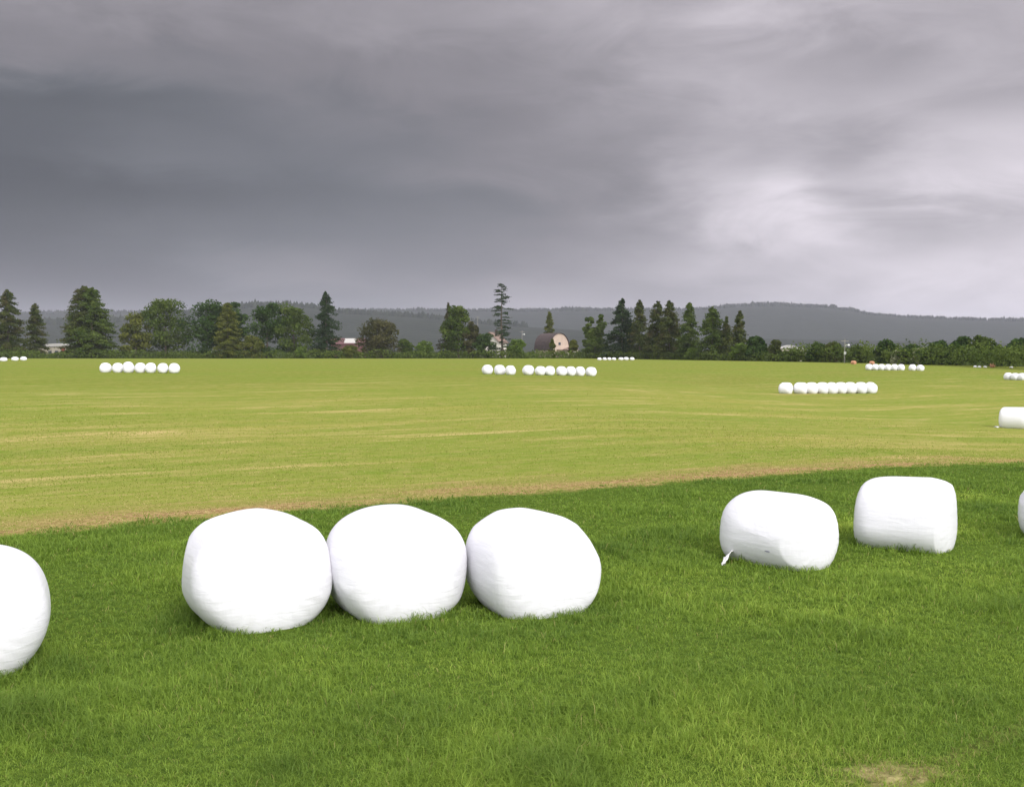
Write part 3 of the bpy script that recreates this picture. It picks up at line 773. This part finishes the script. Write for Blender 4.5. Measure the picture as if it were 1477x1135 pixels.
shr = [
 (364, 484, 32, 2, 'olive', 'olive rounded shrub in front of the double-crowned broadleaf pair'),
 (435, 500, 18, 2, 'fresh', 'light green shrub at the foot of the double-crowned pair'),
 (505, 498, 28, 2, 'olive', 'yellowish shrub in front of the maroon building'),
 (585, 489, 24, 6, 'mid', 'shrub just right of the low round brownish tree'),
 (612, 491, 26, 6, 'fresh', 'green shrub midway between brownish tree and bushy green tree'),
 (699, 480, 34, 4, 'dark', 'dark shrub covering the left part of the farmhouse'),
 (746, 489, 26, 3, 'fresh', 'bright green shrub between the scraggly conifer and the lamp pole'),
 (796, 489, 10, 4, 'olive', 'slender shrub in front of the corner of the round-roofed barn'),
 (826, 490, 14, 5, 'olive', 'thin shrub at the right end of the round-roofed barn'),
 (858, 486, 34, 4, 'mid', 'leafy shrub at the foot of the two-headed tree'),
 (1000, 502, 22, 2, 'fresh', 'shrub at the foot of the free-standing conifer'),
 (1068, 495, 26, 3, 'fresh', 'green shrub in front of the last tall conifer'),
 (1118, 490, 22, 4, 'cedar', 'pointed brownish shrub right of the very dark round tree'),
 (1146, 504, 43, 3, 'mid', 'first low bush right of the pointed brownish shrub'),
 (1178, 495, 27, 4, 'dark', 'dark bush beneath the pale shed roof'),
 (1200, 493, 27, 4, 'cedar', 'bush just left of the right-hand lamp pole'),
 (1240, 499, 35, 4, 'mid', 'bush just right of the right-hand lamp pole'),
 (1276, 489, 35, 4, 'dark', 'upright dark bush behind the left end of the small white row'),
 (1298, 506, 24, 2, 'pale', 'pale blossoming bush behind the small white row'),
 (1312, 497, 37, 4, 'dark', 'dark bush between the two pale blossoming ones'),
 (1327, 502, 20, 2, 'pale', 'pale blossoming bush behind the small distant pair of bales'),
 (1350, 491, 48, 4, 'dark', 'wide dark bush right of the small distant pair of bales'),
 (1388, 485, 43, 4, 'dark', 'tallest dark bush of the right-hand thicket'),
 (1417, 484, 40, 4, 'mid', 'tall bush directly behind the far right orange bale'),
 (1448, 502, 40, 4, 'mid', 'low bush near the right picture edge'),
 (1476, 486, 45, 4, 'dark', 'dark bush cut off by the right picture edge'),
]
for i, (px, top, wp, ex, mt, lab) in enumerate(shr):
    broadleaf(px, top, wp, D_at(px, ex), mt, lab, 300 + i, clumps=44, crown0=.02, name='shrub', cat='shrub', grp='shrubs along the far field edge', dens=.8, ls=.42)

# undergrowth: one tangled mass along the whole field edge
r = np.random.default_rng(77); C = []; T_ = []
pxs = r.uniform(-330, 1800, 46000)
yr = np.interp(pxs, [-400, 850, 900, 1200, 1477, 1900], [517, 517.2, 517.8, 523, 529.6, 540])
De = CH * F0 / (yr - HOR); dep = r.random(len(pxs)) ** 1.3 * 14 + .5
Dd = De + dep; xx = (pxs - W0 / 2) / F0 * Dd
topz = (1.1 + 3.6 * fbm(pxs * .045 + 4, dep * .3, 3) ** 1.3) * np.interp(De, [160, 350], [.8, 1.0])
topz *= np.interp(pxs, [-330, 56, 60, 108, 112, 1120, 1140, 1500], [1.3, 1.0, .62, .62, .9, .9, 1.55, 1.7])
zz = topz * r.random(len(pxs)) ** .7
C = np.stack([xx, Dd, zz], 1); tn = fbm(pxs * .09, dep * .4 + 30, 2)
leaf_obj('undergrowth', C, .30 + .45 * r.random(len(C)) * np.interp(De, [160, 350], [.6, 1]), np.clip(tn * .9 - .02 + .4 * r.random(len(C)), 0, 1), LM['mid'], r, None)
o = bpy.data.objects['undergrowth']; tag(o, 'tangled green hedgerow undergrowth along the far edge of the field', 'undergrowth', kind='stuff')

# ------------------------------------------------------------------ buildings and poles beyond the trees
m_beige = simple('pinkish_board_wall', (.50, .39, .32), .8, .12, .6)
m_cream = simple('cream_wall', (.38, .34, .28), .8, .1, .6)
m_white = simple('white_siding', (.60, .56, .50), .7, .06, .6)
m_roofd = simple('dark_shingle_roof', (.075, .055, .055), .8, .2, .8)
m_roofb = simple('brown_roof', (.20, .14, .115), .8, .2, .8)
m_maroon = simple('maroon_metal_wall', (.15, .07, .075), .7, .15, .6)
m_pale = simple('pale_metal_roof', (.44, .42, .40), .5, .06, .6)
m_glass = simple('dark_window', (.05, .06, .08), .2, .1)
m_wood = simple('weathered_pole', (.24, .23, .21), .85, .2)
m_red = simple('red_door_paint', (.26, .08, .06), .6, .1)
m_lamp = simple('lamp_housing', (.75, .75, .72), .5, .05)

def place(name, px, D, yaw, lab, cat, grp=None):
    o = empty(name, ((px - W0 / 2) / F0 * D, D, 0)); o.rotation_euler[2] = math.radians(yaw); return tag(o, lab, cat, grp)
def zof(row_, D): return float(at_depth(700, row_, D)[2])

# round-roofed barn: gothic arch section, front gable faces right and towards the viewer
D = 410; hb = zof(480.5, D)
bn = place('round_roof_barn', 807, D, 32, 'barn with a dark rounded roof and pinkish front gable among the trees', 'barn')
wb = 9.6; lb = 11.0
arch = []
for k in range(15):
    a = PI * k / 14; arch.append((-math.cos(a) * wb / 2, 2.8 + (hb - 2.8) * math.sin(a) ** .82))
wall_prof = [(-wb/2 + .15, 0)] + [(x * .965, z - .12) for x, z in arch] + [(wb/2 - .15, 0)]
b = MB(); b.prism(wall_prof, 0, lb); b.build('wall', m_beige, bn)
b = MB(); n = len(arch); outer = [(x * 1.02, z + .10) for x, z in arch]; inner = [(x * .985, z - .06) for x, z in arch]
b.prism(outer + inner[::-1], -.45, lb + .45); ro = b.build('roof', m_roofd, bn)
bn_off = 0
for (x0, x1, z0, z1, nm) in ((-1.5, 1.5, 0, 3.2, 'door'), (-.55, .55, 4.9, 6.0, 'window'), (-3.4, -2.5, 2.2, 3.2, 'window'), (2.5, 3.4, 2.2, 3.2, 'window')):
    b = MB(); b.box(x0, x1, -.08, .05, z0, z1); b.build(nm, m_roofb if nm == 'door' else m_glass, bn)
# the gable sits nearest the viewer: shift so that the front corner is where the photograph has it
an = place('annex_shed', 826, 408, 20, 'small cream shed against the right side of the round-roofed barn', 'shed')
b = MB(); b.box(-2.4, 2.4, 0, 4, 0, 3.0); b.build('wall', m_cream, an)
b = MB(); b.prism([(-2.7, 3.0), (2.7, 3.0), (2.7, 3.15), (0, 4.1), (-2.7, 3.15)], -.3, 4.3); b.build('roof', m_roofb, an)
b = MB(); b.box(-.5, .5, -.06, .04, 1.2, 2.2); b.build('window', m_glass, an)

D = 395
ho = place('farmhouse', 706, D, -25, 'white farmhouse with brownish roof half hidden by dark shrubs', 'house')
b = MB(); b.box(-4.2, 4.2, 0, 7, 0, 6.0); b.prism([(-4.2, 6.003), (4.2, 6.003), (0, 9.6)], .003, 6.997); b.build('wall', m_white, ho)
b = MB(); b.prism([(-4.8, 5.6), (0, 9.7), (4.8, 5.6), (4.8, 5.85), (0, 9.98), (-4.8, 5.85)], -.5, 7.5); rf = b.build('roof', m_roofb, ho)
b = MB(); b.box(.9, 1.7, 3, 3.8, 8.4, 11.0); b.build('chimney', m_roofd, rf)
for x0, z0 in ((-2.8, 3.6), (1.6, 3.6), (-2.8, 1.1), (1.6, 1.1), (-.5, 6.5)):
    b = MB(); b.box(x0, x0 + 1.1, -.06, .04, z0, z0 + 1.4); b.build('window', m_glass, ho)
b = MB(); b.box(-.5, .5, -.07, .04, 0, 2.1); b.build('door', m_roofb, ho)

D = 400
mb_ = place('maroon_barn', 502, D, 4, 'long low maroon building with a pale strip on its roof behind the spruce', 'barn')
b = MB(); b.box(-6.6, 6.6, 0, 9, 0, 5.0); b.prism([(-6.6, 5.003), (6.6, 5.003), (6.6, 5.3), (-6.6, 5.3)], .003, 8.997); b.build('wall', m_maroon, mb_)
b = MB(); b.add([(-6.9, -.4, 5.31), (6.9, -.4, 5.31), (6.9, 9.4, 5.31), (-6.9, 9.4, 5.31), (-6.9, 4.5, 7.6), (6.9, 4.5, 7.6)],
               [(0, 1, 5, 4), (2, 3, 4, 5), (0, 4, 3), (1, 2, 5), (0, 3, 2, 1)]); rf = b.build('roof', m_maroon, mb_)
b = MB(); b.add([(-1.5, .3, 5.66), (3.2, .3, 5.66), (3.2, 4.2, 7.49), (-1.5, 4.2, 7.49), (-1.5, .3, 5.74), (3.2, .3, 5.74), (3.2, 4.2, 7.57), (-1.5, 4.2, 7.57)],
               [(0,3,2,1),(4,5,6,7),(0,1,5,4),(1,2,6,5),(2,3,7,6),(3,0,4,7)]); b.build('roof_panel', m_pale, rf)
b = MB(); b.box(-3.5, -.5, -.07, .04, 0, 3.4); b.build('door', m_roofd, mb_)

D = 385
lo = place('low_building', 82, D, 3, 'long low cream building with a red door left of the twin-topped cedar', 'building')
b = MB(); b.box(-7.2, 6.6, 0, 8, 0, 4.2); b.build('wall', m_cream, lo)
b = MB(); b.prism([(-7.6, 4.2), (7.0, 4.2), (7.0, 4.5), (-.3, 5.4), (-7.6, 4.9)], -.4, 8.4); b.build('roof', m_pale, lo)
b = MB(); b.box(1.9, 3.3, -.08, .04, 0, 4.0); b.build('door', m_red, lo)
for x0 in (-5.5, -3, -.6, 4.4):
    b = MB(); b.box(x0, x0 + 1.2, -.06, .04, 1.4, 2.6); b.build('window', m_glass, lo)

D = 330
sh = place('pale_roof_shed', 1140, D, 0, 'distant shed of which only the pale roof shows above the bushes', 'shed')
b = MB(); b.box(-3.4, 3.4, 0, 5, 0, 3.4); b.build('wall', m_cream, sh)
b = MB(); b.prism([(-3.7, 3.4), (3.7, 3.4), (3.7, 3.55), (0, 4.5), (-3.7, 3.55)], -.3, 5.3); b.build('roof', m_pale, sh)
sh2 = place('pale_roof_shed', 1155.5, 262, 10, 'tiny white-roofed hut between bushes right of the pale shed', 'shed')
b = MB(); b.box(-1.2, 1.2, 0, 2, 0, 3.0); b.build('wall', m_cream, sh2)
b = MB(); b.prism([(-1.4, 3.0), (1.4, 3.0), (1.4, 3.1), (0, 3.7), (-1.4, 3.1)], -.2, 2.2); b.build('roof', m_pale, sh2)

def pole(px, top, D, lab, lamp=True, box=False):
    o = place('utility_pole', px, D, 0, lab, 'pole', 'poles beyond the field'); H = zof(top, D)
    b = MB(); b.tube([(0, 0, 0), (0, 0, H * .5), (0, 0, H)], [.15, .12, .10], 8); b.build('post', m_wood, o)
    b = MB(); b.box(-.9, .9, -.07, .07, H - .55, H - .38); b.build('crossarm', m_wood, o)
    if lamp:
        b = MB(); b.tube([(0, 0, H - 1.6), (.35, -.1, H - 1.3), (.8, -.2, H - 1.35)], [.05, .05, .05], 6); b.tube([(.8, -.2, H - 1.5), (.8, -.2, H - 1.15)], [.28, .14], 8); b.build('lamp_head', m_lamp, o)
    if box:
        b = MB(); b.box(-.22, .22, -.4, -.12, 1.9, 2.5); b.build('meter_box', m_lamp, o)
pole(753, 477, 372, 'wooden pole with a lamp between the bright shrub and the barn')
pole(1218, 489, 226, 'thin pole with a lamp rising above the bushes on the right', True, True)
pole(689, 456, 398, 'bare thin pole rising above the farmhouse roof', False)

# ------------------------------------------------------------------ hills
m_hill, nt = material('wooded_hillside')
pos = nt.n.new('ShaderNodeNewGeometry').outputs['Position']
c = nt.mix(nt.rng(nt.noise(pos, .012, 5, .6), .35, .65), (.016, .022, .014), (.022, .028, .018))
principled(nt, c, .95, nt.bump(nt.noise(pos, .06, 4), 1, 6), .05)
def ridge(px, far_=True):
    if far_:
        return np.interp(px, [-500, 0, 100, 200, 500, 700, 860, 1000, 1045, 1060, 1110, 1185, 1215, 1245, 1300, 1400, 1477, 2000],
                         [452, 451, 450, 449, 446, 446, 445, 444.5, 441, 439, 438, 440, 444, 451, 455, 458.5, 461, 468])
    return np.interp(px, [-500, 150, 230, 330, 380, 420, 450, 500, 600, 700, 1000, 2000], [470, 462, 452, 442, 437, 435.5, 439, 447, 452, 462, 480, 500])
HILLS = []
def hill(name, D0, Dr, back, far_, ncone, seed):
    pxs = np.linspace(-480, 1960, 160); k = np.linspace(0, 1, 26)
    PX, KK = np.meshgrid(pxs, k)
    D = D0 + (Dr - D0) * np.minimum(KK / .7, 1) + (back) * np.maximum(0, (KK - .7) / .3)
    zr = CH + (HOR - ridge(PX, far_)) / F0 * Dr - 9
    prof = np.where(KK < .7, ss(KK / .7, 0, 1.0) ** .9, 1 - .75 * ss((KK - .7) / .3, 0, 1))
    X_ = (PX - W0 / 2) / F0 * Dr * (.75 + .25 * np.minimum(KK / .7, 1.3))
    Z_ = np.maximum(zr, 0) * prof * (1 - .12 * (fbm(PX * .012, KK * 4, 3) - .4) * (KK < .65)) - 2
    me = grid_mesh(name, X_, D, Z_); o = link(name, me, m_hill); tag(o, kind='structure')
    # trees on it
    r = np.random.default_rng(seed)
    kk = np.where(r.random(ncone) < 2, .7 - .03 * r.random(ncone), .12 + .62 * r.random(ncone))
    pp = r.uniform(-460, 1940 if far_ else 760, ncone)
    Dk = D0 + (Dr - D0) * np.minimum(kk / .7, 1) + back * np.maximum(0, (kk - .7) / .3)
    zr = np.maximum(CH + (HOR - ridge(pp, far_)) / F0 * Dr - 9, 0)
    pr = np.where(kk < .7, ss(kk / .7, 0, 1.0) ** .9, 1 - .75 * ss((kk - .7) / .3, 0, 1))
    zc = zr * pr * (1 - .12 * (fbm(pp * .012, kk * 4, 3) - .4) * (kk < .65)) - 4
    xc = (pp - W0 / 2) / F0 * Dr * (.75 + .25 * np.minimum(kk / .7, 1.3))
    hgt = (9 + 9 * r.random(ncone) ** 1.5 + 7 * (fbm(pp * .03, kk * 9) > .56) * r.random(ncone)) ; rad = hgt * (.22 + .2 * r.random(ncone))
    m_ = 6; an_ = np.arange(m_) * 2 * PI / m_
    V = np.empty((ncone, 2 * m_ + 1, 3))
    jit = .75 + .5 * r.random((ncone, m_))
    V[:, :m_, 0] = xc[:, None] + rad[:, None] * np.cos(an_) * jit; V[:, :m_, 1] = Dk[:, None] + rad[:, None] * np.sin(an_) * jit; V[:, :m_, 2] = zc[:, None]
    V[:, m_:2*m_, 0] = xc[:, None] + rad[:, None] * .62 * np.cos(an_) * jit[:, ::-1]; V[:, m_:2*m_, 1] = Dk[:, None] + rad[:, None] * .62 * np.sin(an_) * jit; V[:, m_:2*m_, 2] = (zc + hgt * .55)[:, None]
    V[:, -1, 0] = xc; V[:, -1, 1] = Dk; V[:, -1, 2] = zc + hgt
    i0 = np.arange(m_); i1 = (i0 + 1) % m_
    q = np.stack([i0, i1, i1 + m_, i0 + m_], 1).ravel(); tq = np.stack([i0 + m_, i1 + m_, np.full(m_, 2 * m_)], 1).ravel()
    L = (np.arange(ncone)[:, None] * (2 * m_ + 1) + np.concatenate([q, tq])[None]).ravel()
    tot = np.tile(np.concatenate([np.full(m_, 4), np.full(m_, 3)]), ncone)
    me = mesh_np('forest', V.reshape(-1, 3), L, tot, False, {'tint': np.repeat(r.random(ncone), 2 * m_ + 1)})
    o = link('forest', me, LM['forest'])
    tag(o, 'hazy conifer forest covering the long far ridge' if far_ else 'darker conifer forest on the nearer low hill', 'forest', kind='stuff')
hill('hills', 2600, 4000, 500, True, 7000, 5)
hill('hills', 1700, 2500, 300, False, 3000, 6)

# ------------------------------------------------------------------ damp air
b = MB(); b.box(-7200, 7200, -400, 9800, -4.0, 330)
m, nt = material('damp_air')
pv = nt.n.new('ShaderNodeVolumePrincipled'); pv.inputs['Color'].default_value = (.81, .81, .96, 1); pv.inputs['Density'].default_value = .00008
o_ = nt.n.new('ShaderNodeOutputMaterial'); nt.l.new(pv.outputs[0], o_.inputs['Volume'])
hz = b.build('haze', m); tag(hz, 'pale damp haze hanging over the field and hills', 'haze', kind='stuff')

# ------------------------------------------------------------------ camera and render
cd = bpy.data.cameras.new('camera'); cam = bpy.data.objects.new('camera', cd); COL.objects.link(cam)
cam.location = (0, 0, CH); cam.rotation_euler = (PI / 2 - PITCH, 0, 0)
cd.sensor_fit = 'HORIZONTAL'; cd.sensor_width = 36; cd.lens = 36 * F0 / W0; cd.clip_start = .1; cd.clip_end = 30000
sc.camera = cam
sc.render.engine = 'CYCLES'
sc.render.resolution_x, sc.render.resolution_y = 1024, 786
sc.view_settings.view_transform = 'Standard'; sc.view_settings.look = 'None'
sc.view_settings.exposure = EXPO; sc.view_settings.gamma = 1
sc.cycles.use_denoising = True
sc.cycles.max_bounces = 6; sc.cycles.diffuse_bounces = 3; sc.cycles.transmission_bounces = 3; sc.cycles.volume_bounces = 1
sc.cycles.volume_step_rate = 10
